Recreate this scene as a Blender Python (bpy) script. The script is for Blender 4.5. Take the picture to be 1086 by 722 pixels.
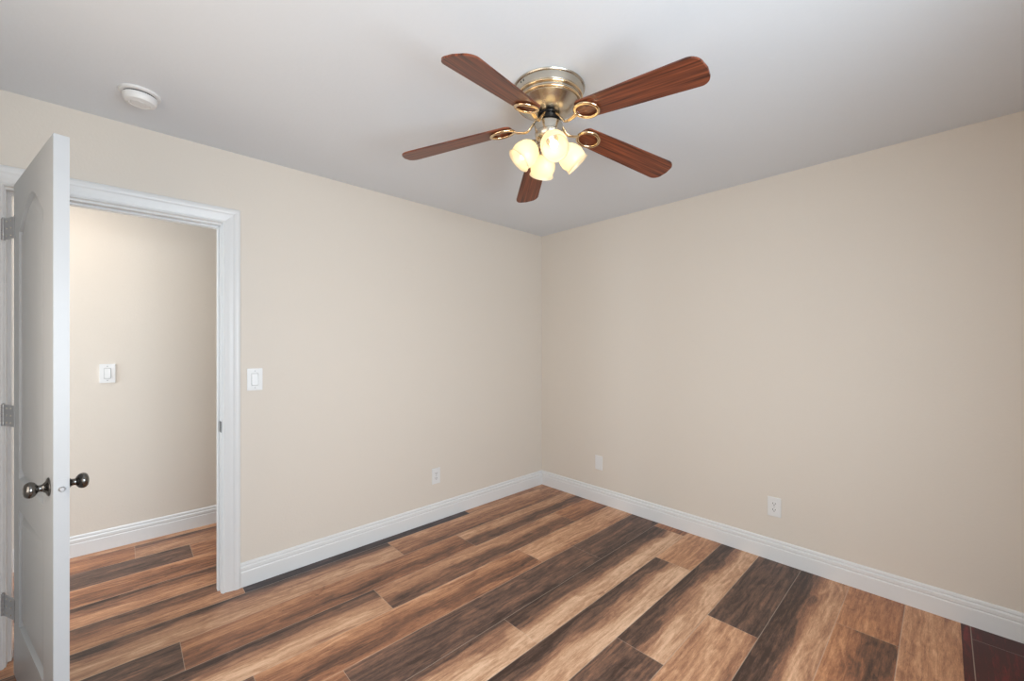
import bpy, bmesh, math, random
from mathutils import Vector, Matrix
random.seed(7)
for o in list(bpy.data.objects): bpy.data.objects.remove(o)
S = bpy.context.scene
COL = S.collection
R = math.radians

# ---------------------------------------------------------------- camera
F_PX, W_PX = 434.0, 1086.0
cam_d = bpy.data.cameras.new('camera'); cam = bpy.data.objects.new('camera', cam_d); COL.objects.link(cam)
cam_d.sensor_width = 36; cam_d.sensor_fit = 'HORIZONTAL'
cam_d.lens = F_PX * 36 / W_PX
cam_d.shift_y = 5.6 / W_PX
cam_d.clip_start = 0.02
cam.location = (2.732, -2.998, 1.361)
cam.rotation_euler = (R(90), 0, R(46.5))
S.camera = cam

# ---------------------------------------------------------------- light and exposure
S.view_settings.view_transform = 'Standard'
S.view_settings.look = 'None'
S.view_settings.gamma = 1
S.view_settings.use_curve_mapping = False
S.view_settings.exposure = 0.0
world = bpy.data.worlds.new('world'); S.world = world; world.use_nodes = True
wb = world.node_tree.nodes['Background']; wb.inputs[0].default_value = (0.62, 0.78, 1.0, 1); wb.inputs[1].default_value = 0.6

def area(name, loc, rot, sx, sy, power, color, spread=180):
    d = bpy.data.lights.new(name, 'AREA'); d.shape = 'RECTANGLE'; d.size = sx; d.size_y = sy
    d.energy = power; d.color = color; d.spread = R(spread)
    o = bpy.data.objects.new(name, d); COL.objects.link(o); o.location = loc; o.rotation_euler = rot
    return o
RIGHT_POWER, RIGHT_COLOR = 76, (0.82, 0.925, 1.0)
FRONT_POWER, FRONT_COLOR = 24, (1.0, 0.85, 0.68)
HALL_FILL_POWER, HALL_FILL_COLOR = 60, (0.80, 0.91, 1.0)
BULB_EMISSION, BULB_COLOR = 17.0, (1.0, 0.79, 0.48)
HALL_POWER, HALL_COLOR = 3.0, (1.0, 0.80, 0.60)
WY0, WY1, WZ0, WZ1 = -3.05, -1.60, 0.75, 1.95       # window in the right wall
FX0, FX1 = 0.95, 2.55                                # window in the front wall
area('daylight_right_window', (3.46, (WY0+WY1)/2, (WZ0+WZ1)/2), (0, R(72), 0), WZ1-WZ0, WY1-WY0, RIGHT_POWER, RIGHT_COLOR)
area('daylight_front_window', ((FX0+FX1)/2, -3.76, (WZ0+WZ1)/2), (R(90), 0, 0), FX1-FX0, WZ1-WZ0, FRONT_POWER, FRONT_COLOR)
area('hall_end_fill', (-0.62, -5.42, 1.35), (R(90), 0, 0), 0.75, 1.3, HALL_FILL_POWER, HALL_FILL_COLOR)  # added fill lamp beyond the hall end, brightens the lower hall wall

# ---------------------------------------------------------------- materials
def new_mat(name):
    m = bpy.data.materials.new(name); m.use_nodes = True
    nt = m.node_tree
    return m, nt, nt.nodes['Principled BSDF']
def N(nt, t, **kw):
    n = nt.nodes.new(t)
    for k, v in kw.items(): setattr(n, k, v)
    return n
def plain(name, col, rough=0.5, metal=0.0, bump=0.0, scale=60, var=0.03, coat=0.0):
    m, nt, b = new_mat(name)
    b.inputs['Roughness'].default_value = rough
    b.inputs['Metallic'].default_value = metal
    if coat: b.inputs['Coat Weight'].default_value = coat
    tc = N(nt, 'ShaderNodeTexCoord'); no = N(nt, 'ShaderNodeTexNoise')
    no.inputs['Scale'].default_value = scale; no.inputs['Detail'].default_value = 3
    nt.links.new(tc.outputs['Object'], no.inputs['Vector'])
    mx = N(nt, 'ShaderNodeMix', data_type='RGBA')
    mx.inputs['A'].default_value = (*[c*(1-var) for c in col], 1)
    mx.inputs['B'].default_value = (*[min(1, c*(1+var)) for c in col], 1)
    nt.links.new(no.outputs['Fac'], mx.inputs['Factor'])
    nt.links.new(mx.outputs['Result'], b.inputs['Base Color'])
    if bump:
        bp = N(nt, 'ShaderNodeBump'); bp.inputs['Strength'].default_value = bump; bp.inputs['Distance'].default_value = 0.002
        nt.links.new(no.outputs['Fac'], bp.inputs['Height']); nt.links.new(bp.outputs['Normal'], b.inputs['Normal'])
    return m
M_wall = plain('beige_wall_paint', (0.715, 0.655, 0.585), 0.6, bump=0.25, scale=90, var=0.01)
M_ceil = plain('ceiling_paint', (0.745, 0.78, 0.825), 0.75, bump=0.2, scale=70, var=0.01)
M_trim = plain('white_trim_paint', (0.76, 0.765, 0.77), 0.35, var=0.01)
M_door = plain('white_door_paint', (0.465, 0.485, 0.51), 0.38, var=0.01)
M_plate = plain('white_plastic', (0.76, 0.76, 0.76), 0.3, var=0.005)
M_dark = plain('dark_slot', (0.02, 0.02, 0.02), 0.6)
M_pewter = plain('pewter_metal', (0.17, 0.165, 0.16), 0.2, metal=1.0, scale=20)
M_hinge = plain('satin_hinge_metal', (0.45, 0.45, 0.46), 0.4, metal=0.8, scale=40)
M_nickel = plain('brushed_nickel', (0.56, 0.52, 0.45), 0.26, metal=1.0, bump=0.0, scale=30)
M_brass = plain('polished_champagne_metal', (0.78, 0.60, 0.38), 0.16, metal=1.0, scale=30)
M_black = plain('black_metal', (0.03, 0.028, 0.028), 0.25, metal=0.7)
M_gray = plain('grey_exterior', (0.4, 0.4, 0.4), 0.9)

def blade_mat():
    m, nt, b = new_mat('walnut_blade_veneer')
    b.inputs['Roughness'].default_value = 0.32
    tc = N(nt, 'ShaderNodeTexCoord'); mp = N(nt, 'ShaderNodeMapping'); mp.inputs['Scale'].default_value = (2.2, 75, 1)
    nt.links.new(tc.outputs['Object'], mp.inputs['Vector'])
    no = N(nt, 'ShaderNodeTexNoise'); no.inputs['Scale'].default_value = 1.6; no.inputs['Detail'].default_value = 5
    nt.links.new(mp.outputs['Vector'], no.inputs['Vector'])
    cr = N(nt, 'ShaderNodeValToRGB'); e = cr.color_ramp.elements
    e[0].position = 0.32; e[0].color = (0.045, 0.010, 0.005, 1)
    e[1].position = 0.68; e[1].color = (0.28, 0.074, 0.030, 1)
    nt.links.new(no.outputs['Fac'], cr.inputs['Fac']); nt.links.new(cr.outputs['Color'], b.inputs['Base Color'])
    return m
M_blade = blade_mat()

def shade_mat():
    m = bpy.data.materials.new('frosted_shade_glass'); m.use_nodes = True; nt = m.node_tree
    nt.nodes.clear()
    out = N(nt, 'ShaderNodeOutputMaterial')
    tr = N(nt, 'ShaderNodeBsdfTranslucent'); tr.inputs['Color'].default_value = (0.97, 0.90, 0.76, 1)
    df = N(nt, 'ShaderNodeBsdfDiffuse'); df.inputs['Color'].default_value = (0.80, 0.76, 0.66, 1)
    gl = N(nt, 'ShaderNodeBsdfGlossy'); gl.inputs['Roughness'].default_value = 0.2
    m1 = N(nt, 'ShaderNodeMixShader'); m1.inputs[0].default_value = 0.62
    m2 = N(nt, 'ShaderNodeMixShader'); m2.inputs[0].default_value = 0.05
    nt.links.new(df.outputs[0], m1.inputs[1]); nt.links.new(tr.outputs[0], m1.inputs[2])
    nt.links.new(m1.outputs[0], m2.inputs[1]); nt.links.new(gl.outputs[0], m2.inputs[2])
    nt.links.new(m2.outputs[0], out.inputs['Surface'])
    return m
M_shade = shade_mat()
def emit_mat(name, col, s):
    m = bpy.data.materials.new(name); m.use_nodes = True; nt = m.node_tree; nt.nodes.clear()
    out = N(nt, 'ShaderNodeOutputMaterial'); em = N(nt, 'ShaderNodeEmission')
    em.inputs[0].default_value = (*col, 1); em.inputs[1].default_value = s
    nt.links.new(em.outputs[0], out.inputs['Surface']); return m
M_bulb = emit_mat('lit_bulb', BULB_COLOR, BULB_EMISSION)
def glass_mat():
    m = bpy.data.materials.new('window_glass'); m.use_nodes = True; nt = m.node_tree; nt.nodes.clear()
    out = N(nt, 'ShaderNodeOutputMaterial'); tp = N(nt, 'ShaderNodeBsdfTransparent'); gl = N(nt, 'ShaderNodeBsdfGlossy')
    gl.inputs['Roughness'].default_value = 0.02; mx = N(nt, 'ShaderNodeMixShader'); mx.inputs[0].default_value = 0.06
    nt.links.new(tp.outputs[0], mx.inputs[1]); nt.links.new(gl.outputs[0], mx.inputs[2]); nt.links.new(mx.outputs[0], out.inputs['Surface'])
    return m
M_glass = glass_mat()

def floor_mat():
    m, nt, b = new_mat('rustic_vinyl_planks')
    L = nt.links.new
    b.inputs['Roughness'].default_value = 0.42
    def attr(n):
        a = N(nt, 'ShaderNodeAttribute'); a.attribute_name = n; return a
    A, B = attr('tone_a'), attr('tone_b')
    sa, sb = N(nt, 'ShaderNodeSeparateXYZ'), N(nt, 'ShaderNodeSeparateXYZ')
    L(A.outputs['Vector'], sa.inputs[0]); L(B.outputs['Vector'], sb.inputs[0])
    t0, t1, t2 = sa.outputs; t3, hue, seed = sb.outputs
    uv = N(nt, 'ShaderNodeUVMap'); uv.uv_map = 'UVMap'
    su = N(nt, 'ShaderNodeSeparateXYZ'); L(uv.outputs[0], su.inputs[0])
    u, v = su.outputs[0], su.outputs[1]
    def M(op, a, c=None, d=None, clamp=False):
        n = N(nt, 'ShaderNodeMath', operation=op); n.use_clamp = clamp
        for i, x in enumerate((a, c, d)):
            if x is None: continue
            if isinstance(x, (int, float)): n.inputs[i].default_value = x
            else: L(x, n.inputs[i])
        return n.outputs[0]
    def noise(sx, sy, scale, detail=4, rough=0.6, off=0.0, dist=0.0):
        c = N(nt, 'ShaderNodeCombineXYZ')
        L(M('MULTIPLY', u, sx), c.inputs[0]); L(M('MULTIPLY', v, sy), c.inputs[1]); L(M('ADD', M('MULTIPLY', seed, 37.0), off), c.inputs[2])
        n = N(nt, 'ShaderNodeTexNoise'); n.inputs['Scale'].default_value = scale; n.inputs['Detail'].default_value = detail
        n.inputs['Roughness'].default_value = rough; n.inputs['Distortion'].default_value = dist
        L(c.outputs[0], n.inputs['Vector']); return n.outputs['Fac']
    big = noise(0.8, 0.35, 2.0, 2, 0.5)                    # wandering of the bands
    med = noise(9.0, 0.4, 1.5, 6, 0.68, 5.0, 0.3)          # streaks
    blot = noise(2.6, 0.6, 1.4, 2, 0.5, 21.0, 0.3)        # soft blotches
    fine = noise(40.0, 5.0, 1.6, 5, 0.85, 9.0)             # pores
    knot = noise(2.4, 1.6, 1.6, 2, 0.5, 13.0, 1.5)
    uw = M('ADD', u, M('MULTIPLY', M('SUBTRACT', big, 0.5), 0.45))
    def lerp(a, c, f):
        return M('ADD', a, M('MULTIPLY', M('SUBTRACT', c, a), f))
    s1 = M('MULTIPLY', uw, 3.0, clamp=True)
    s2 = M('SUBTRACT', M('MULTIPLY', uw, 3.0), 1.0, clamp=True)
    s3 = M('SUBTRACT', M('MULTIPLY', uw, 3.0), 2.0, clamp=True)
    tone = lerp(lerp(lerp(t0, t1, s1), t2, s2), t3, s3)
    tone = M('ADD', tone, M('MULTIPLY', M('SUBTRACT', med, 0.5), 0.75))
    tone = M('ADD', tone, M('MULTIPLY', M('SUBTRACT', blot, 0.5), 0.40))
    tone = M('ADD', tone, M('MULTIPLY', M('SUBTRACT', fine, 0.5), 0.75))
    rings = M('SINE', M('ADD', M('MULTIPLY', uw, 30.0), M('MULTIPLY', blot, 26.0)))
    tone = M('ADD', tone, M('MULTIPLY', rings, 0.055))
    tone = M('SUBTRACT', tone, M('MULTIPLY', M('MULTIPLY', M('SUBTRACT', knot, 0.68), 3.0, clamp=True), 0.5), clamp=True)
    tone = M('ADD', M('MULTIPLY', M('SUBTRACT', tone, 0.43), 1.15), 0.435, clamp=True)
    cr = N(nt, 'ShaderNodeValToRGB'); e = cr.color_ramp.elements
    e[0].position = 0.0; e[0].color = (0.040, 0.020, 0.014, 1)
    e[1].position = 1.0; e[1].color = (0.80, 0.545, 0.37, 1)
    for p, c in ((0.22, (0.125, 0.070, 0.050)), (0.45, (0.30, 0.148, 0.088)), (0.68, (0.51, 0.288, 0.168))):
        x = e.new(p); x.color = (*c, 1)
    L(tone, cr.inputs['Fac'])
    # hue: >0 towards orange, <0 towards grey violet, 2 = dark red
    def tint(prev, fac, col):
        t = N(nt, 'ShaderNodeMix', data_type='RGBA', blend_type='MULTIPLY'); t.inputs['B'].default_value = (*col, 1)
        L(fac, t.inputs['Factor']); L(prev, t.inputs['A']); return t.outputs['Result']
    c = tint(cr.outputs['Color'], M('MULTIPLY', hue, 1.0, clamp=True), (1.02, 0.80, 0.62))
    hn = M('MULTIPLY', hue, -1.0, clamp=True)
    t = N(nt, 'ShaderNodeMix', data_type='RGBA', blend_type='MULTIPLY'); t.inputs['B'].default_value = (0.62, 0.72, 1.05, 1)
    L(hn, t.inputs['Factor']); L(c, t.inputs['A']); c = t.outputs['Result']
    hr = M('SUBTRACT', hue, 1.0, clamp=True)
    c = tint(c, hr, (1.15, 0.13, 0.19))
    # seams
    eu = M('MINIMUM', u, M('SUBTRACT', 1.0, u))
    ev = M('MINIMUM', M('SUBTRACT', v, 0.0), M('SUBTRACT', 6.74, v))
    line = M('MAXIMUM', M('LESS_THAN', eu, 0.008), M('LESS_THAN', ev, 0.008))
    sm = N(nt, 'ShaderNodeMix', data_type='RGBA'); sm.inputs['B'].default_value = (0.58, 0.47, 0.38, 1)
    L(M('MULTIPLY', line, 0.42), sm.inputs['Factor']); L(c, sm.inputs['A'])
    L(sm.outputs['Result'], b.inputs['Base Color'])
    bp = N(nt, 'ShaderNodeBump'); bp.inputs['Strength'].default_value = 0.15; bp.inputs['Distance'].default_value = 0.001
    L(tone, bp.inputs['Height']); L(bp.outputs['Normal'], b.inputs['Normal'])
    return m
M_floor = floor_mat()

# ---------------------------------------------------------------- helpers
def link(name, bm, mat, parent=None, smooth=False, matrix=None, angle=None):
    me = bpy.data.meshes.new(name)
    bmesh.ops.recalc_face_normals(bm, faces=bm.faces)
    bm.to_mesh(me); bm.free()
    for m in (mat if isinstance(mat, (list, tuple)) else [mat]): me.materials.append(m)
    if smooth:
        for p in me.polygons: p.use_smooth = True
        if angle: me.set_sharp_from_angle(angle=R(angle))
    o = bpy.data.objects.new(name, me); COL.objects.link(o)
    if parent: o.parent = parent
    if matrix is not None: o.matrix_local = matrix
    return o
def struct(name, bm, mat, **k):
    o = link(name, bm, mat, **k); o['kind'] = 'structure'; return o
def tag(o, label=None, cat=None, group=None):
    if label: o['label'] = label
    if cat: o['category'] = cat
    if group: o['group'] = group
    return o
def empty(name, matrix, label, cat, group=None):
    o = bpy.data.objects.new(name, None); COL.objects.link(o); o.matrix_world = matrix; o.empty_display_size = 0.05
    return tag(o, label, cat, group)
def box(bm, x0, x1, y0, y1, z0, z1, bevel=0.0, seg=1):
    vs = [bm.verts.new((x, y, z)) for x in (x0, x1) for y in (y0, y1) for z in (z0, z1)]
    fs = [bm.faces.new([vs[i] for i in q]) for q in ((0,1,3,2),(4,6,7,5),(0,4,5,1),(2,3,7,6),(0,2,6,4),(1,5,7,3))]
    if bevel:
        es = list({e for f in fs for e in f.edges})
        bmesh.ops.bevel(bm, geom=es, offset=bevel, segments=seg, affect='EDGES', profile=0.5)
def boxes(*bs, **k):
    bm = bmesh.new()
    for b in bs: box(bm, *b, **k)
    return bm
def lathe(bm, prof, seg=48, mat=Matrix.Identity(4), closed=False):
    """prof: list of (r, z); revolved about local z"""
    rings = []
    for r, z in prof:
        if r < 1e-6: rings.append([bm.verts.new(mat @ Vector((0, 0, z)))])
        else: rings.append([bm.verts.new(mat @ Vector((r*math.cos(2*math.pi*i/seg), r*math.sin(2*math.pi*i/seg), z))) for i in range(seg)])
    pairs = list(zip(rings, rings[1:]))
    if closed: pairs.append((rings[-1], rings[0]))
    for a, c in pairs:
        if len(a) == 1 and len(c) == 1: continue
        for i in range(seg):
            j = (i+1) % seg
            if len(a) == 1: bm.faces.new((a[0], c[i], c[j]))
            elif len(c) == 1: bm.faces.new((a[i], c[0], a[j]))
            else: bm.faces.new((a[i], c[i], c[j], a[j]))
def sweep(bm, path, section, closed_path=False, up=Vector((0, 0, 1))):
    """sweep a closed 2-D section (list of (a, b)) or radius list along 3-D path"""
    n = len(path); rings = []
    for i, p in enumerate(path):
        p = Vector(p)
        a = Vector(path[(i-1) % n]) if (closed_path or i > 0) else p
        c = Vector(path[(i+1) % n]) if (closed_path or i < n-1) else p
        t = (c - a).normalized()
        s = t.cross(up)
        if s.length < 1e-4: s = t.cross(Vector((1, 0, 0)))
        s.normalize(); w = s.cross(t).normalized()
        sec = section(i/(n-1)) if callable(section) else section
        rings.append([bm.verts.new(p + s*q[0] + w*q[1]) for q in sec])
    m = len(rings[0])
    rng = n if closed_path else n-1
    for i in range(rng):
        a, c = rings[i], rings[(i+1) % n]
        for k in range(m): bm.faces.new((a[k], a[(k+1) % m], c[(k+1) % m], c[k]))
    if not closed_path:
        bm.faces.new(rings[0]); bm.faces.new(rings[-1][::-1])
def ell(a, b, n=10): return [(a*math.cos(2*math.pi*i/n), b*math.sin(2*math.pi*i/n)) for i in range(n)]
def extrude_profile(bm, prof, p0, p1, outv, m0=None, m1=None):
    """profile (d, z) extruded from p0 to p1 (on the wall line, z=0); outv = direction into the room; m0, m1 mitre slopes"""
    p0, p1, outv = Vector(p0), Vector(p1), Vector(outv); t = (p1-p0).normalized()
    a = [bm.verts.new(p0 + outv*d + Vector((0, 0, z)) + t*(d*(m0 or 0))) for d, z in prof]
    c = [bm.verts.new(p1 + outv*d + Vector((0, 0, z)) - t*(d*(m1 or 0))) for d, z in prof]
    n = len(prof)
    for k in range(n): bm.faces.new((a[k], a[(k+1) % n], c[(k+1) % n], c[k]))
    bm.faces.new(a); bm.faces.new(c[::-1])

# ---------------------------------------------------------------- room shell
H = 2.44; XR = 3.32; YF = -3.62; T = 0.115; HX = -1.13
OY0, OY1, OZ = -3.366, -2.604, 2.034          # rough opening lined by the jamb
HY0, HY1 = -5.2, -1.75                        # hall extent
PITCH, X0, PL = 0.2279, 0.088, 1.535
# floor planks: row -> list of (joint y where the plank starts, counting from the back wall), tones
rows = {
 -6: [(-1.9, None), (-3.4, None)],
 -5: [(-1.41, (.2,.45,.6,.5,.3)), (-2.943, (.38,.5,.48,.42,.9))],
 -4: [(-1.14, (.55,.42,.42,.5,.7)), (-2.67, (.2,.26,.2,.28,.0))],
 -3: [(-2.15, (.6,.45,.35,.48,.8)), ],
 -2: [(-1.75, (.12,.35,.62,.55,.6))],
 -1: [(-0.96, (.12,.1,.12,.1,-1)), (-2.512, (.15,.3,.6,.52,.5))],
  0: [(-0.14, (.68,.52,.45,.32,.4)), (-1.675, (.10,.55,.66,.60,.1)), (-3.21, (.2,.5,.6,.6,.3))],
  1: [(-1.26, (.55,.52,.28,.42,.6)), (-2.81, (.26,.2,.2,.28,.0))],
  2: [(-0.457, (.58,.6,.26,.33,.3)), (-1.985, (.06,.35,.75,.62,.1)), (-3.52, (.3,.5,.5,.4,.3))],
  3: [(-1.083, (.68,.5,.26,.55,.6)), (-2.61, (.2,.4,.5,.4,.3))],
  4: [(-0.783, (.30,.22,.25,.16,-.1)), (-2.33, (.5,.45,.4,.3,.6))],
  5: [(-0.09, (.10,.28,.82,.72,.05)), (-1.623, (.14,.5,.8,.75,.05)), (-3.15, (.2,.4,.6,.6,.2))],
  6: [(-0.51, (.10,.26,.75,.74,.05)), (-2.04, (.2,.3,.3,.2,.2))],
  7: [(-1.328, (.26,.2,.26,.22,.05)), (-2.86, (.6,.5,.5,.4,.4))],
  8: [(-0.855, (.66,.6,.66,.5,.4)), (-2.39, (.2,.3,.5,.5,.2))],
  9: [(-1.45, (.2,.3,.2,.2,.2))],
 10: [(-0.455, (.62,.48,.22,.42,.9)), (-1.99, (.3,.4,.4,.4,.3))],
 11: [(-1.2, (.2,.3,.4,.3,.3))],
 12: [(-0.14, (.02,.08,.04,.1,2)), (-1.68, (.2,.3,.4,.3,.3))],
 13: [(-0.8, (.02,.08,.04,.1,2))],
}
first = {-6:(.4,.4,.4,.4,.5), -5:(.4,.5,.5,.5,.5), -4:(.5,.5,.5,.5,.5), -3:(.6,.5,.4,.5,.5), -2:(.4,.5,.5,.5,.3), -1:(.40,.42,.5,.56,.3),
 0:(.6,.5,.5,.4,.3), 1:(.62,.68,.18,.34,.2), 2:(.56,.55,.42,.32,.7), 3:(.62,.74,.72,.50,.4), 4:(.2,.27,.22,.12,-.1), 5:(.5,.4,.4,.4,.9),
 6:(.66,.62,.6,.55,.5), 7:(.08,.2,.76,.62,.15), 8:(.24,.16,.2,.13,.1), 9:(.10,.14,.68,.60,.35), 10:(.6,.52,.58,.42,.9), 11:(.68,.6,.66,.66,.65),
 12:(.02,.05,.03,.08,2), 13:(.03,.05,.03,.08,2)}
def make_floor():
    bm = bmesh.new(); uvl = bm.loops.layers.uv.new('UVMap')
    la = bm.faces.layers.float_vector.new('tone_a'); lb = bm.faces.layers.float_vector.new('tone_b')
    y_end = HY0 - 0.2
    for k in range(-7, 15):
        xs, xe = X0 + k*PITCH, X0 + (k+1)*PITCH
        spec = rows.get(k, []); joints = [j for j, _ in spec]; tones = [first.get(k)] + [t for _, t in spec]
        if not joints: joints = [-0.8]; tones = [None, None]
        while joints[-1] > y_end: joints.append(joints[-1]-PL); tones.append(None)
        prev = joints[0] + PL
        while prev < 0.12:                      # hall rows reach the back
            joints.insert(0, prev); tones.insert(0, None); prev += PL
        segs = [(joints[0]+PL, joints[0])] + list(zip(joints, joints[1:]))
        for i, (ya, yb) in enumerate(segs):
            t = tones[i] if i < len(tones) and tones[i] else tuple(random.choice([(.2,.3,.6,.6),(.6,.5,.3,.5),(.25,.2,.25,.2),(.6,.65,.5,.4)])) + (random.uniform(0,.5),)
            sd = random.random()*10
            subs = [(xs, xe, 0.0, 1.0, t)]
            if k == 11 and i == 0:              # this plank turns dark red along its right edge
                xm = xs + 0.86*PITCH
                subs = [(xs, xm, 0, .86, (.62,.6,.62,.6,.6)), (xm, xe, .86, 1, (.02,.02,.02,.05,2))]
            for a, c, ua, uc, t in subs:
                vs = [bm.verts.new(p) for p in ((a, yb, 0), (c, yb, 0), (c, ya, 0), (a, ya, 0))]
                f = bm.faces.new(vs)
                vl = PL/PITCH
                for l, q in zip(f.loops, ((ua, vl), (uc, vl), (uc, 0), (ua, 0))): l[uvl].uv = q
                f[la] = (t[0], t[1], t[2]); f[lb] = (t[3], t[4], sd)
    bmesh.ops.remove_doubles(bm, verts=bm.verts, dist=1e-5)
    o = struct('floor', bm, M_floor)
    return o
make_floor()

struct('ceiling', boxes((-T, XR+T, YF-T, T, H, H+0.1)), M_ceil)
struct('ceiling_hall', boxes((HX-T, -T, HY0-T, HY1+T, H, H+0.1)), M_ceil)
struct('wall_back', boxes((-T, XR+T, 0, T, 0, H)), M_wall)
struct('wall_left', boxes((-T, 0, OY1, 0, 0, H), (-T, 0, HY0, OY0, 0, H), (-T, 0, OY0, OY1, OZ, H)), M_wall)
struct('wall_hall', boxes((HX-T, HX, HY0, HY1, 0, H)), M_wall)
struct('wall_hall_end', boxes((HX-T, -T, HY1, HY1+T, 0, H)), M_wall)
struct('wall_hall_far', boxes((HX-T, -1.02, HY0-T, HY0, 0, H), (-0.22, 0, HY0-T, HY0, 0, H), (-1.02, -0.22, HY0-T, HY0, 0, 0.68), (-1.02, -0.22, HY0-T, HY0, 2.02, H)), M_wall)  # opening added to let the hall fill lamp shine in
struct('wall_right', boxes((XR, XR+T, YF-T, WY0, 0, H), (XR, XR+T, WY1, 0, 0, H), (XR, XR+T, WY0, WY1, 0, WZ0), (XR, XR+T, WY0, WY1, WZ1, H)), M_wall)
struct('wall_front', boxes((0, FX0, YF-T, YF, 0, H), (FX1, XR, YF-T, YF, 0, H), (FX0, FX1, YF-T, YF, 0, WZ0), (FX0, FX1, YF-T, YF, WZ1, H)), M_wall)

def window(n, axis, a0, a1, pos):
    """sash window in the y=pos (axis x) or x=pos (axis y) wall"""
    fw = 0.045
    def bb(u0, u1, z0, z1, d0, d1):
        return (u0, u1, pos+d0, pos+d1, z0, z1) if axis == 'x' else (pos+d0, pos+d1, u0, u1, z0, z1)
    mid = (a0+a1)/2; s = -1 if axis == 'x' else 1
    d0, d1 = sorted((s*0.05, s*0.10))
    fr = struct('window_%d' % n, boxes(bb(a0, a1, WZ0, WZ0+fw, d0, d1), bb(a0, a1, WZ1-fw, WZ1, d0, d1), bb(a0, a0+fw, WZ0+fw, WZ1-fw, d0, d1),
              bb(a1-fw, a1, WZ0+fw, WZ1-fw, d0, d1), bb(mid-fw/2, mid+fw/2, WZ0+fw, WZ1-fw, d0, d1)), M_trim)
    g0, g1 = sorted((s*0.07, s*0.076))
    link('pane', boxes(bb(a0+fw, mid-fw/2, WZ0+fw, WZ1-fw, g0, g1), bb(mid+fw/2, a1-fw, WZ0+fw, WZ1-fw, g0, g1)), M_glass, fr)
    return fr
window(1, 'y', WY0, WY1, XR)
window(2, 'x', FX0, FX1, YF)

# baseboards
BB = [(0, 0), (.0155, 0), (.0155, .082), (.0135, .0865), (.0115, .088), (.0135, .0905), (.0145, .094), (.0140, .108), (.0105, .1125), (.0065, .1145), (.0085, .1175), (.009, .122), (.0075, .129), (.004, .133), (0, .134)]
def baseboard(name, p0, p1, outv, m0, m1):
    bm = bmesh.new(); extrude_profile(bm, BB, p0, p1, outv, m0, m1); return struct(name, bm, M_trim)
CW = 0.085
baseboard('baseboard_left', (0, OY1-0.002+CW, 0), (0, 0, 0), (1, 0, 0), 0, 1)
baseboard('baseboard_back', (0, 0, 0), (XR, 0, 0), (0, -1, 0), 1, 1)
baseboard('baseboard_right', (XR, 0, 0), (XR, YF, 0), (-1, 0, 0), 1, 1)
baseboard('baseboard_front', (XR, YF, 0), (0, YF, 0), (0, 1, 0), 1, 1)
baseboard('baseboard_hall', (HX, HY0, 0), (HX, HY1, 0), (1, 0, 0), 1, 1)
baseboard('baseboard_hall_end', (HX, HY1, 0), (-T, HY1, 0), (0, -1, 0), 1, 1)

# door jamb (lining and stop) and casing
JB = 0.018
cy0, cy1, cz1 = OY0, OY1, OZ                                   # lining outer faces
iy0, iy1, iz1 = OY0+0.006, OY1-0.006, OZ-0.010                 # clear opening
struct('trim_1', boxes((-T, 0.0005, cy0, iy0, 0, cz1), (-T, 0.0005, iy1, cy1, 0, cz1), (-T, 0.0005, iy0, iy1, iz1, cz1),
        (-0.075, -0.040, iy0, iy0+0.010, 0, iz1), (-0.075, -0.040, iy1-0.010, iy1, 0, iz1), (-0.075, -0.040, iy0+0.010, iy1-0.010, iz1-0.010, iz1)), M_trim)
CAS = [(0, 0), (0, .008), (.004, .011), (.009, .0105), (.013, .0075), (.018, .0085), (.034, .0125), (.050, .0150), (.056, .0185), (.064, .0205), (.074, .0200), (.082, .0165), (.085, .011), (.085, 0)]
def casing(name, xface, sgn, left=True):
    bm = bmesh.new(); off = 0.002
    a, b2, zt = cy0+off, cy1-off, cz1-off+0.004
    pts = [((a, 0), (-1, 0)), ((a, zt), (-1, 1)), ((b2, zt), (1, 1)), ((b2, 0), (1, 0))]
    rings = [[bm.verts.new((xface + sgn*t, y + w*dy, z + w*dz)) for w, t in CAS] for (y, z), (dy, dz) in pts]
    n = len(CAS)
    for i in range(3):
        for k in range(n): bm.faces.new((rings[i][k], rings[i][(k+1) % n], rings[i+1][(k+1) % n], rings[i+1][k]))
    bm.faces.new(rings[0]); bm.faces.new(rings[-1][::-1])
    return struct(name, bm, M_trim)
casing('trim_2', 0.0, 1)
casing('trim_3', -T, -1)
# strike plate on the right jamb
sp = link('strike_plate', boxes((-0.036, 0.006, iy1-0.0022, iy1+0.0003, 0.885, 0.945), bevel=0.0008), M_pewter)
tag(sp, 'small dark metal strike plate on the right side of the door frame', 'strike plate')

# ---------------------------------------------------------------- door leaf, open into the room
DW, DH, DT = 0.76, 2.010, 0.035
Fp = Vector((0.8308, -3.1565, 0.0)); ang = math.atan2(0.171, 0.7413)     # direction hinge -> free edge
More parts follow.
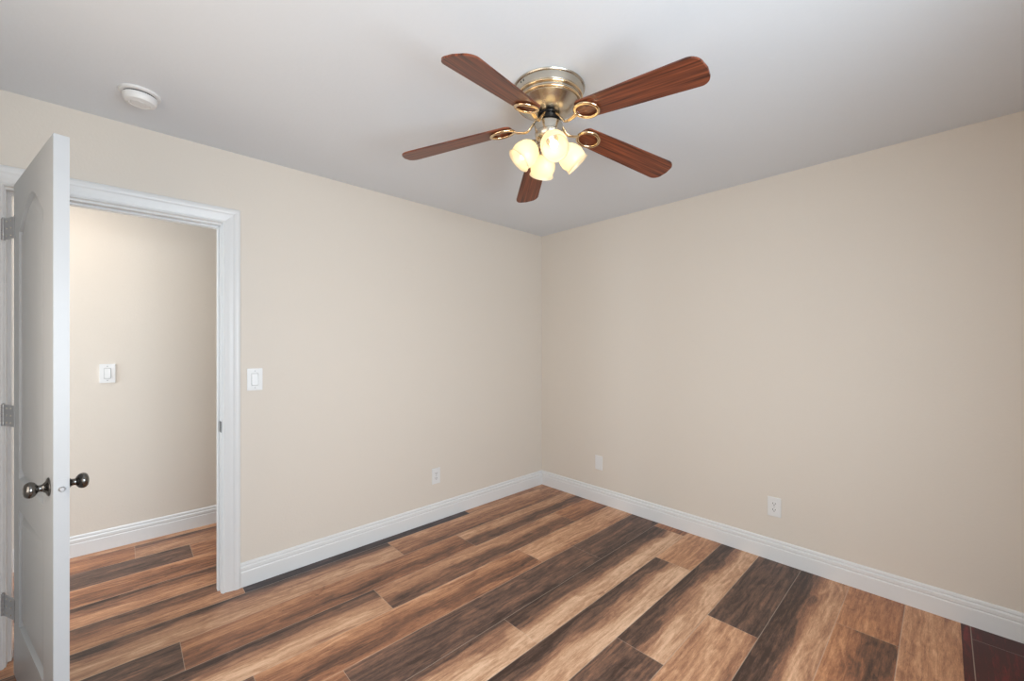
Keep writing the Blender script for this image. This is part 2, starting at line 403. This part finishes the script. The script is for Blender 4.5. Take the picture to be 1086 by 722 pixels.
# local frame: x along the door from the hinge, y thickness (0 = face seen here, + = away), z up
dirv = Vector((math.cos(ang), math.sin(ang), 0)); org = Fp - dirv*DW
DM = Matrix.Translation((org.x, org.y, 0.012)) @ Matrix.Rotation(ang, 4, 'Z')
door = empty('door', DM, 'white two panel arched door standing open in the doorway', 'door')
door.name = 'door_1'; door['kind'] = 'structure'
def arch_outline(x0, x1, z0, zs, zp, n=24, shoulder=0.035):
    """panel outline: straight sides to zs, eyebrow arch to zp"""
    pts = [(x0, z0), (x1, z0), (x1, zs)]
    for i in range(1, n):
        t = i/n; x = x1 + (x0-x1)*t
        s = math.sin(math.pi*t)
        pts.append((x, zs + (zp-zs)*(s**1.25)))
    pts.append((x0, zs)); return pts
def offset_poly(pts, d):
    n = len(pts); out = []
    for i in range(n):
        p, a, c = Vector(pts[i]), Vector(pts[i-1]), Vector(pts[(i+1) % n])
        e1, e2 = (p-a).normalized(), (c-p).normalized()
        n1, n2 = Vector((-e1.y, e1.x)), Vector((-e2.y, e2.x))
        m = (n1+n2); m.normalize(); k = d/max(0.5, m.dot(n1))
        out.append((p + m*k)[:])
    return out
def door_slab():
    bm = bmesh.new()
    sx0, sx1 = 0.135, DW-0.15
    panels = [arch_outline(sx0, sx1, 0.235, 0.70, 0.70, n=2), arch_outline(sx0, sx1, 0.825, 1.80, 1.905)]
    for side in (0, 1):
        yf = 0.0 if side == 0 else DT
        sg = 1 if side == 0 else -1
        outer = [bm.verts.new((x, yf, z)) for x, z in ((0, 0), (DW, 0), (DW, DH), (0, DH))]
        edges = [bm.edges.new((outer[i], outer[(i+1) % 4])) for i in range(4)]
        for P in panels:
            # ring 0 surface, ring 1 sunk groove, ring 2 rises again, field
            rr = []
            for d, dep in ((0, 0), (.005, .012), (.011, .0125), (.040, .003), (.045, .0022)):
                rr.append([bm.verts.new((x, yf + sg*dep, z)) for x, z in (offset_poly(P, d) if d else P)])
            n = len(P)
            for a, c in zip(rr, rr[1:]):
                for k in range(n): bm.faces.new((a[k], a[(k+1) % n], c[(k+1) % n], c[k]))
            bm.faces.new(rr[-1])
            for k in range(n):
                e = bm.edges.get((rr[0][k], rr[0][(k+1) % n])); edges.append(e)
        bmesh.ops.triangle_fill(bm, use_beauty=True, edges=edges)
        if side == 0: o0 = outer
    for i in range(4): bm.faces.new((o0[i], o0[(i+1) % 4], outer[(i+1) % 4], outer[i]))
    return bm
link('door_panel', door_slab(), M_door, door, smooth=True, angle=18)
# knobs, one each side
def knob(side):
    s = -1 if side == 0 else 1
    y = 0 if side == 0 else DT
    mt = Matrix.Translation((DW-0.062, y, 0.900)) @ Matrix.Rotation(R(90)*(-s), 4, 'X')
    bm = bmesh.new()
    mt = mt @ Matrix.Diagonal((.9, .9, .70, 1))
    lathe(bm, [(0, 0), (.032, 0), (.033, .003), (.031, .006), (.026, .009), (.020, .0105), (.0165, .016), (.013, .020), (.0115, .028), (.0125, .034), (.018, .038), (.024, .044), (.0275, .052), (.028, .060), (.026, .067), (.021, .0735), (.012, .077), (0, .078)], 40, mt)
    k = link('door_knob', bm, M_pewter, door, smooth=True, angle=40); k['label'] = 'dark pewter round knob'
knob(0); knob(1)
lp = link('latch_plate', boxes((DW-0.0005, DW+0.0012, DT/2-0.0125, DT/2+0.0125, 0.87, 0.93)), M_door, door)
bm = bmesh.new(); lathe(bm, [(0, 0), (.0075, 0), (.0075, .007), (.005, .010), (0, .010)], 20, Matrix.Translation((DW+0.001, DT/2, 0.900)) @ Matrix.Rotation(R(90), 4, 'Y'))
link('latch_bolt', bm, M_hinge, door, smooth=True, angle=40)
# hinges: barrel beside the jamb and leaf plates reaching to the door edge
pin_w = Vector((0.012, OY0+0.001, 0))
pin = (DM.inverted() @ pin_w); px_, py_ = pin.x, pin.y
for zc in (0.262, 1.058, 1.838):
    hb = bmesh.new()
    for i in range(5):
        z0 = zc - 0.045 + i*0.018
        lathe(hb, [(0, z0), (.0062, z0), (.0066, z0+.001), (.0066, z0+.0165), (.0062, z0+.0175), (0, z0+.0175)], 16, Matrix.Translation((px_, py_, 0)))
    lathe(hb, [(0, zc+.045), (.004, zc+.045), (.0045, zc+.049), (0, zc+.051)], 12, Matrix.Translation((px_, py_, 0)))
    h = link('hinge', hb, M_hinge, door, smooth=True, angle=40)
    lb_ = bmesh.new(); v0 = Vector((px_, py_, 0)); v1 = Vector((0.0, 0.0005, 0)); dd = (v1-v0).normalized(); nn = Vector((-dd.y, dd.x, 0))*0.0012
    q = []
    for z in (zc-.0445, zc+.0445):
        q.append([lb_.verts.new(p + Vector((0, 0, z))) for p in (v0+nn, v1+nn, v1+nn*.1+Vector((.030, 0, 0)), v1-nn+Vector((.030, -.0015, 0)), v1-nn, v0-nn)])
    n = 6
    for k in range(n): lb_.faces.new((q[0][k], q[0][(k+1) % n], q[1][(k+1) % n], q[1][k]))
    lb_.faces.new(q[0]); lb_.faces.new(q[1][::-1])
    link('hinge_leaf', lb_, M_hinge, h)
    for zz in (-.030, 0, .030):
        for tt in (.35, .75):
            c = v0.lerp(v1, tt)
            sc = bmesh.new(); lathe(sc, [(0, 0), (.0042, 0), (.0036, .0012), (0, .0014)], 12, Matrix.Translation((c.x, c.y, zc+zz)) @ nn.to_track_quat('Z', 'Y').to_matrix().to_4x4() @ Matrix.Rotation(math.pi, 4, 'X') @ Matrix.Translation((0, 0, .0012)))
            link('screw', sc, M_nickel, h)

# ---------------------------------------------------------------- wall plates
# local frame: x to the right, z up, -y out of the wall
def wallmat(kind, c):
    if kind == 'left': return Matrix.Translation((0, c[0], c[1])) @ Matrix.Rotation(R(90), 4, 'Z')
    if kind == 'hall': return Matrix.Translation((HX, c[0], c[1])) @ Matrix.Rotation(R(90), 4, 'Z')
    return Matrix.Translation((c[0], 0, c[1]))
def plate_bm(w=.073, h=.120):
    bm = bmesh.new(); box(bm, -w/2, w/2, -.0058, 0, -h/2, h/2, bevel=.0025, seg=2); return bm
def frame_plate(w, h, iw, ih):
    return boxes((-w/2, -iw/2, -.0058, 0, -h/2, h/2), (iw/2, w/2, -.0058, 0, -h/2, h/2), (-iw/2, iw/2, -.0058, 0, ih/2, h/2), (-iw/2, iw/2, -.0058, 0, -h/2, -ih/2))
def screw(bm, x, z):
    lathe(bm, [(0, 0), (.0034, 0), (.003, .0012), (0, .0014)], 14, Matrix.Translation((x, -.0056, z)) @ Matrix.Rotation(R(90), 4, 'X'))
def switch(where, c, label, w=.076, h=.126):
    e = empty('light_switch', wallmat(where, c), label, 'light switch')
    link('cover_plate', frame_plate(w, h, .035, .069), M_plate, e)
    bm = bmesh.new(); box(bm, -.0175, .0175, -.0035, 0, -.0345, .0345); link('gap', bm, M_gray, e)
    bm = bmesh.new()
    v = [(-.0155, -.0035, -.032), (.0155, -.0035, -.032), (.0155, -.0035, .032), (-.0155, -.0035, .032),
         (-.0155, -.0115, -.032), (.0155, -.0115, -.032), (.0155, -.0065, .032), (-.0155, -.0065, .032)]
    vs = [bm.verts.new(p) for p in v]
    for q in ((0,1,2,3), (4,5,6,7), (0,1,5,4), (1,2,6,5), (2,3,7,6), (3,0,4,7)): bm.faces.new([vs[i] for i in q])
    link('rocker', bm, M_plate, e)
    for z in (.048, -.048):
        bm = bmesh.new(); screw(bm, 0, z); link('screw', bm, M_hinge, e)
    return e
def outlet(where, c, label, blank=False, w=.074, h=.122):
    e = empty('wall_outlet' if not blank else 'blank_wall_plate', wallmat(where, c), label, 'outlet' if not blank else 'wall plate')
    link('cover_plate', plate_bm(w, h), M_plate, e)
    if blank:
        for z in (.030, -.030):
            bm = bmesh.new(); screw(bm, 0, z); link('screw', bm, M_plate, e)
        return e
    for s in (1, -1):
        bm = bmesh.new(); zc = s*.0195
        outl = []
        for i in range(28):
            a = 2*math.pi*i/28; x = .0172*math.cos(a); z = .0172*math.sin(a); z = max(-.0135, min(.0135, z)); outl.append((x, z))
        f0 = [bm.verts.new((x, -.0056, z+zc)) for x, z in outl]; f1 = [bm.verts.new((x*.97, -.0075, z*.97+zc)) for x, z in outl]
        for k in range(28): bm.faces.new((f0[k], f0[(k+1) % 28], f1[(k+1) % 28], f1[k]))
        bm.faces.new(f1)
        r = link('socket', bm, M_plate, e)
        link('slot', boxes((-.0084, -.0056, -.0079, -.0074, zc-.001, zc+.0085)), M_dark, r)
        link('slot', boxes((.0056, .0084, -.0079, -.0074, zc, zc+.0080)), M_dark, r)
        sl = bmesh.new(); lathe(sl, [(0, 0), (.0028, 0), (.0028, .0005), (0, .0005)], 12, Matrix.Translation((0, -.0074, zc-.0065)) @ Matrix.Rotation(R(90), 4, 'X'))
        link('slot', sl, M_dark, r)
    bm = bmesh.new(); screw(bm, 0, 0); link('screw', bm, M_hinge, e)
    return e
switch('left', (-2.450, 1.168), 'white rocker light switch on the beige wall just right of the door frame')
switch('hall', (-3.077, 1.176), 'white rocker light switch on the hallway wall seen through the doorway')
outlet('left', (-1.2265, .345), 'white duplex outlet low on the left wall, the wall with the doorway')
outlet('back', (0.672, .346), 'blank white wall plate low on the right wall near the room corner', blank=True)
outlet('back', (1.994, .339), 'white duplex outlet low on the right wall, farthest from the room corner')

# ---------------------------------------------------------------- smoke detector
sd = empty('smoke_detector', Matrix.Translation((0.367, -2.947, H)), 'round white smoke detector on the ceiling above the doorway', 'smoke detector')
bm = bmesh.new(); lathe(bm, [(0, 0), (.069, 0), (.069, -.008), (.067, -.010), (.064, -.011), (0, -.011)], 64); link('base_plate', bm, M_plate, sd, smooth=True, angle=30)
bm = bmesh.new(); lathe(bm, [(.0, -.0105), (.054, -.0105), (.054, -.018), (0, -.018)], 48); link('sensor_slot', bm, M_dark, sd)
bm = bmesh.new(); lathe(bm, [(0, -.0165), (.0570, -.0165), (.0575, -.020), (.0555, -.034), (.050, -.043), (.036, -.047), (.034, -.0455), (.031, -.0455), (.029, -.047), (0, -.048)], 64); link('cover', bm, M_plate, sd, smooth=True, angle=30)
bm = bmesh.new(); lathe(bm, [(0, 0), (.009, 0), (.0085, -.002), (0, -.0025)], 24, Matrix.Translation((.018, .004, -.0465))); link('test_button', bm, M_plate, sd, smooth=True, angle=30)

# ---------------------------------------------------------------- ceiling fan
FC = (1.583, -1.695)
fan = empty('ceiling_fan', Matrix.Translation((FC[0], FC[1], H)), 'flush mount ceiling fan with five reddish wood blades and lit frosted lamps', 'ceiling fan')
bm = bmesh.new()
lathe(bm, [(0, 0), (.150, 0), (.153, -.004), (.151, -.008), (.146, -.010), (.143, -.034), (.141, -.038), (.1385, -.0385), (.1385, -.046), (.134, -.048), (.133, -.056), (.128, -.060), (.127, -.066), (.120, -.070), (.108, -.080), (.088, -.095), (.066, -.104), (.052, -.106), (0, -.106)], 96)
mh = link('motor_housing', bm, M_nickel, fan, smooth=True, angle=35)
for rr, zz in ((.1390, -.042), (.1315, -.0585)):
    bm = bmesh.new(); lathe(bm, [(rr+.0048*math.cos(t*math.pi/4), zz+.0052*math.sin(t*math.pi/4)) for t in range(8)], 96, closed=True)
    link('trim_ring', bm, M_brass, mh, smooth=True)
for a in (R(265), R(145)):
    for da in (-.055, .055):
        mt = Matrix.Rotation(a+da, 4, 'Z') @ Matrix.Translation((.1445, 0, -.018))
        vs = [mt @ Vector(p) for p in ((-.002, -.0022, -.004), (.0012, -.0022, -.004), (.0012, .0022, -.004), (-.002, .0022, -.004), (-.002, -.0022, .004), (.0012, -.0022, .004), (.0012, .0022, .004), (-.002, .0022, .004))]
        bm = bmesh.new(); vv = [bm.verts.new(p) for p in vs]
        for q in ((0,1,2,3), (4,5,6,7), (0,1,5,4), (1,2,6,5), (2,3,7,6), (3,0,4,7)): bm.faces.new([vv[k] for k in q])
        link('vent_slot', bm, M_dark, mh)
bm = bmesh.new(); lathe(bm, [(0, -.104), (.046, -.104), (.046, -.110), (.040, -.112), (.040, -.120), (.050, -.123), (.052, -.134), (.046, -.139), (.040, -.141), (.040, -.147), (0, -.147)], 48)
link('rotor_hub', bm, M_black, fan, smooth=True, angle=30)

def blade_mesh():
    bm = bmesh.new(); r0, r1 = .158, .665
    out = []
    def hw(r): return .050 + (.064-.050)*min(1, (r-r0)/(r1-r0-.05))
    # tip: rounded corners, slight crown
    prof = []
    n = 14
    for i in range(n+1):                        # root arc (half ellipse)
        a = math.pi/2 + math.pi*i/n
        prof.append((r0+.030 + .030*math.cos(a), .050*math.sin(a)))
    L_ = r1
    cr = .040
    prof.append((.40, -hw(.40)))
    for i in range(9):
        a = -math.pi/2 + math.pi/2*i/8
        prof.append((L_-cr-.004 + cr*math.cos(a), -.064+cr + cr*math.sin(a)))
    prof.append((L_, 0))
    for i in range(9):
        a = math.pi/2*i/8
        prof.append((L_-cr-.004 + cr*math.cos(a), .064-cr + cr*math.sin(a)))
    prof.append((.40, hw(.40)))
    lo = [bm.verts.new((x, y, -.0)) for x, y in prof]; hi = [bm.verts.new((x, y, .006)) for x, y in prof]
    n = len(prof)
    for k in range(n): bm.faces.new((lo[k], lo[(k+1) % n], hi[(k+1) % n], hi[k]))
    bm.faces.new(lo); bm.faces.new(hi[::-1])
    return bm
def ring_mesh():
    """oval loop clasping the blade root, with its slender arm"""
    bm = bmesh.new(); cx0 = .203
    path = [(cx0 + .050*math.cos(2*math.pi*i/40), .040*math.sin(2*math.pi*i/40), -.006) for i in range(40)]
    sweep(bm, path, ell(.0075, .0060, 10), closed_path=True)
    return bm
def arm_mesh():
    bm = bmesh.new()
    pts = [Vector(p) for p in ((.040, 0, .022), (.070, 0, -.002), (.095, 0, -.022), (.125, 0, -.020), (.156, 0, -.008))]
    path = []
    for i in range(len(pts)-1):
        p0, p1, p2, p3 = pts[max(0, i-1)], pts[i], pts[i+1], pts[min(len(pts)-1, i+2)]
        for k in range(6):
            t = k/6; path.append(0.5*((2*p1) + (p2-p0)*t + (2*p0-5*p1+4*p2-p3)*t*t + (3*p1-p0-3*p2+p3)*t**3))
    path.append(pts[-1])
    sweep(bm, path, lambda t: ell(.0075 + .006*abs(t-.5), .0045, 10), up=Vector((0, 0, 1)))
    return bm
bl0 = arm0 = None
droop_apex = -.130; pitch = R(12)
blades = [(-73.3, 10.9, 0.655), (-1.3, 9.2, 0.66), (70.7, 9.0, .66), (142.7, 9.9, .66), (214.7, 8.3, .665)]
for az, droop, rr in blades:
    m = Matrix.Translation((0, 0, droop_apex)) @ Matrix.Rotation(R(az), 4, 'Z') @ Matrix.Rotation(R(droop), 4, 'Y') @ Matrix.Rotation(-pitch, 4, 'X')
    if bl0 is None:
        arm0 = link('blade_arm', arm_mesh(), M_brass, fan, smooth=True)
        rg0 = link('arm_loop', ring_mesh(), M_brass, arm0, smooth=True)
        bl0 = link('blade', blade_mesh(), M_blade, fan)
        arm, bl, rg = arm0, bl0, rg0
        # screws are small domes on the loop
    else:
        arm, bl, rg = arm0.copy(), bl0.copy(), rg0.copy()
        for o in (arm, bl, rg): COL.objects.link(o)
        rg.parent = arm
    arm.matrix_local = Matrix.Translation((0, 0, droop_apex)) @ Matrix.Rotation(R(az), 4, 'Z') @ Matrix.Rotation(R(droop), 4, 'Y')
    rg.matrix_local = Matrix.Rotation(-pitch, 4, 'X')
    bl.matrix_local = m

# light kit
bm = bmesh.new(); lathe(bm, [(0, -.143), (.050, -.143), (.059, -.147), (.060, -.152), (.056, -.176), (.056, -.180), (.058, -.183), (.056, -.195), (.048, -.207), (.030, -.216), (.014, -.220), (.010, -.228), (0, -.230)], 64)
link('light_fitter', bm, M_nickel, fan, smooth=True, angle=35)
def shade_bm():
    o = [(.021, .0), (.030, .004), (.040, .014), (.048, .028), (.0535, .046), (.055, .062), (.0515, .077), (.0495, .084), (.0508, .090), (.0545, .0965)]
    i = [(r-.0022, s) for r, s in o]
    bm = bmesh.new(); lathe(bm, o + i[::-1], 48, closed=True); return bm
def bulb_bm():
    bm = bmesh.new(); lathe(bm, [(0, .012), (.009, .012), (.0095, .024), (.013, .036), (.0155, .048), (.015, .058), (.011, .070), (.005, .079), (0, .083)], 24); return bm
def socket_bm():
    bm = bmesh.new(); lathe(bm, [(0, -.020), (.012, -.020), (.018, -.016), (.024, -.004), (.0255, .004), (.0235, .005), (.010, .006), (.010, .016), (0, .016)], 32); return bm
sh0 = None
for az in (-36, -124, 54, 146):
    a = R(az); tilt = R(44)
    rad = Vector((math.cos(a), math.sin(a), 0)); ax = rad*math.sin(tilt) + Vector((0, 0, -1))*math.cos(tilt)
    cpos = rad*.098 + Vector((0, 0, 2.165-H)); base = cpos - ax*.052
    q = ax.to_track_quat('Z', 'Y').to_matrix().to_4x4(); mt = Matrix.Translation(base) @ q
    if sh0 is None:
        so0 = link('lamp_socket', socket_bm(), M_nickel, fan, smooth=True, angle=35)
        sh0 = link('lamp_shade', shade_bm(), M_shade, fan, smooth=True, angle=50)
        bu0 = link('light_bulb', bulb_bm(), M_bulb, fan, smooth=True)
        so, sh, bu = so0, sh0, bu0
    else:
        so, sh, bu = so0.copy(), sh0.copy(), bu0.copy()
        for o in (so, sh, bu): COL.objects.link(o)
    so.matrix_local = mt; sh.matrix_local = mt; bu.matrix_local = mt
    ab = bmesh.new()
    p0, p1 = rad*.046 + Vector((0, 0, -.188)), base - ax*.016
    mid = (p0+p1)/2 + Vector((0, 0, .008))
    sweep(ab, [p0, (p0+mid)/2+Vector((0,0,.003)), mid, (mid+p1)/2, p1], ell(.007, .007, 10))
    link('lamp_arm', ab, M_brass, fan, smooth=True)

# ---------------------------------------------------------------- hallway ceiling lamp (out of the camera's view)
hl = empty('hall_ceiling_lamp', Matrix.Translation((-0.62, -3.35, H)), 'flush round white lamp on the hallway ceiling', 'ceiling lamp')
bm = bmesh.new(); lathe(bm, [(0, 0), (.15, 0), (.15, -.02), (.14, -.022), (0, -.022)], 48); link('lamp_base', bm, M_nickel, hl, smooth=True, angle=30)
bm = bmesh.new(); lathe(bm, [(0, -.022), (.135, -.022), (.125, -.05), (.09, -.07), (0, -.08)], 48); link('diffuser', bm, emit_mat('lit_diffuser', (1, .82, .62), 2.0), hl, smooth=True)
d = bpy.data.lights.new('hall_light', 'AREA'); d.shape = 'DISK'; d.size = .26; d.energy = HALL_POWER; d.color = HALL_COLOR
o = bpy.data.objects.new('hall_light', d); COL.objects.link(o); o.location = (-0.62, -3.35, H-.085)
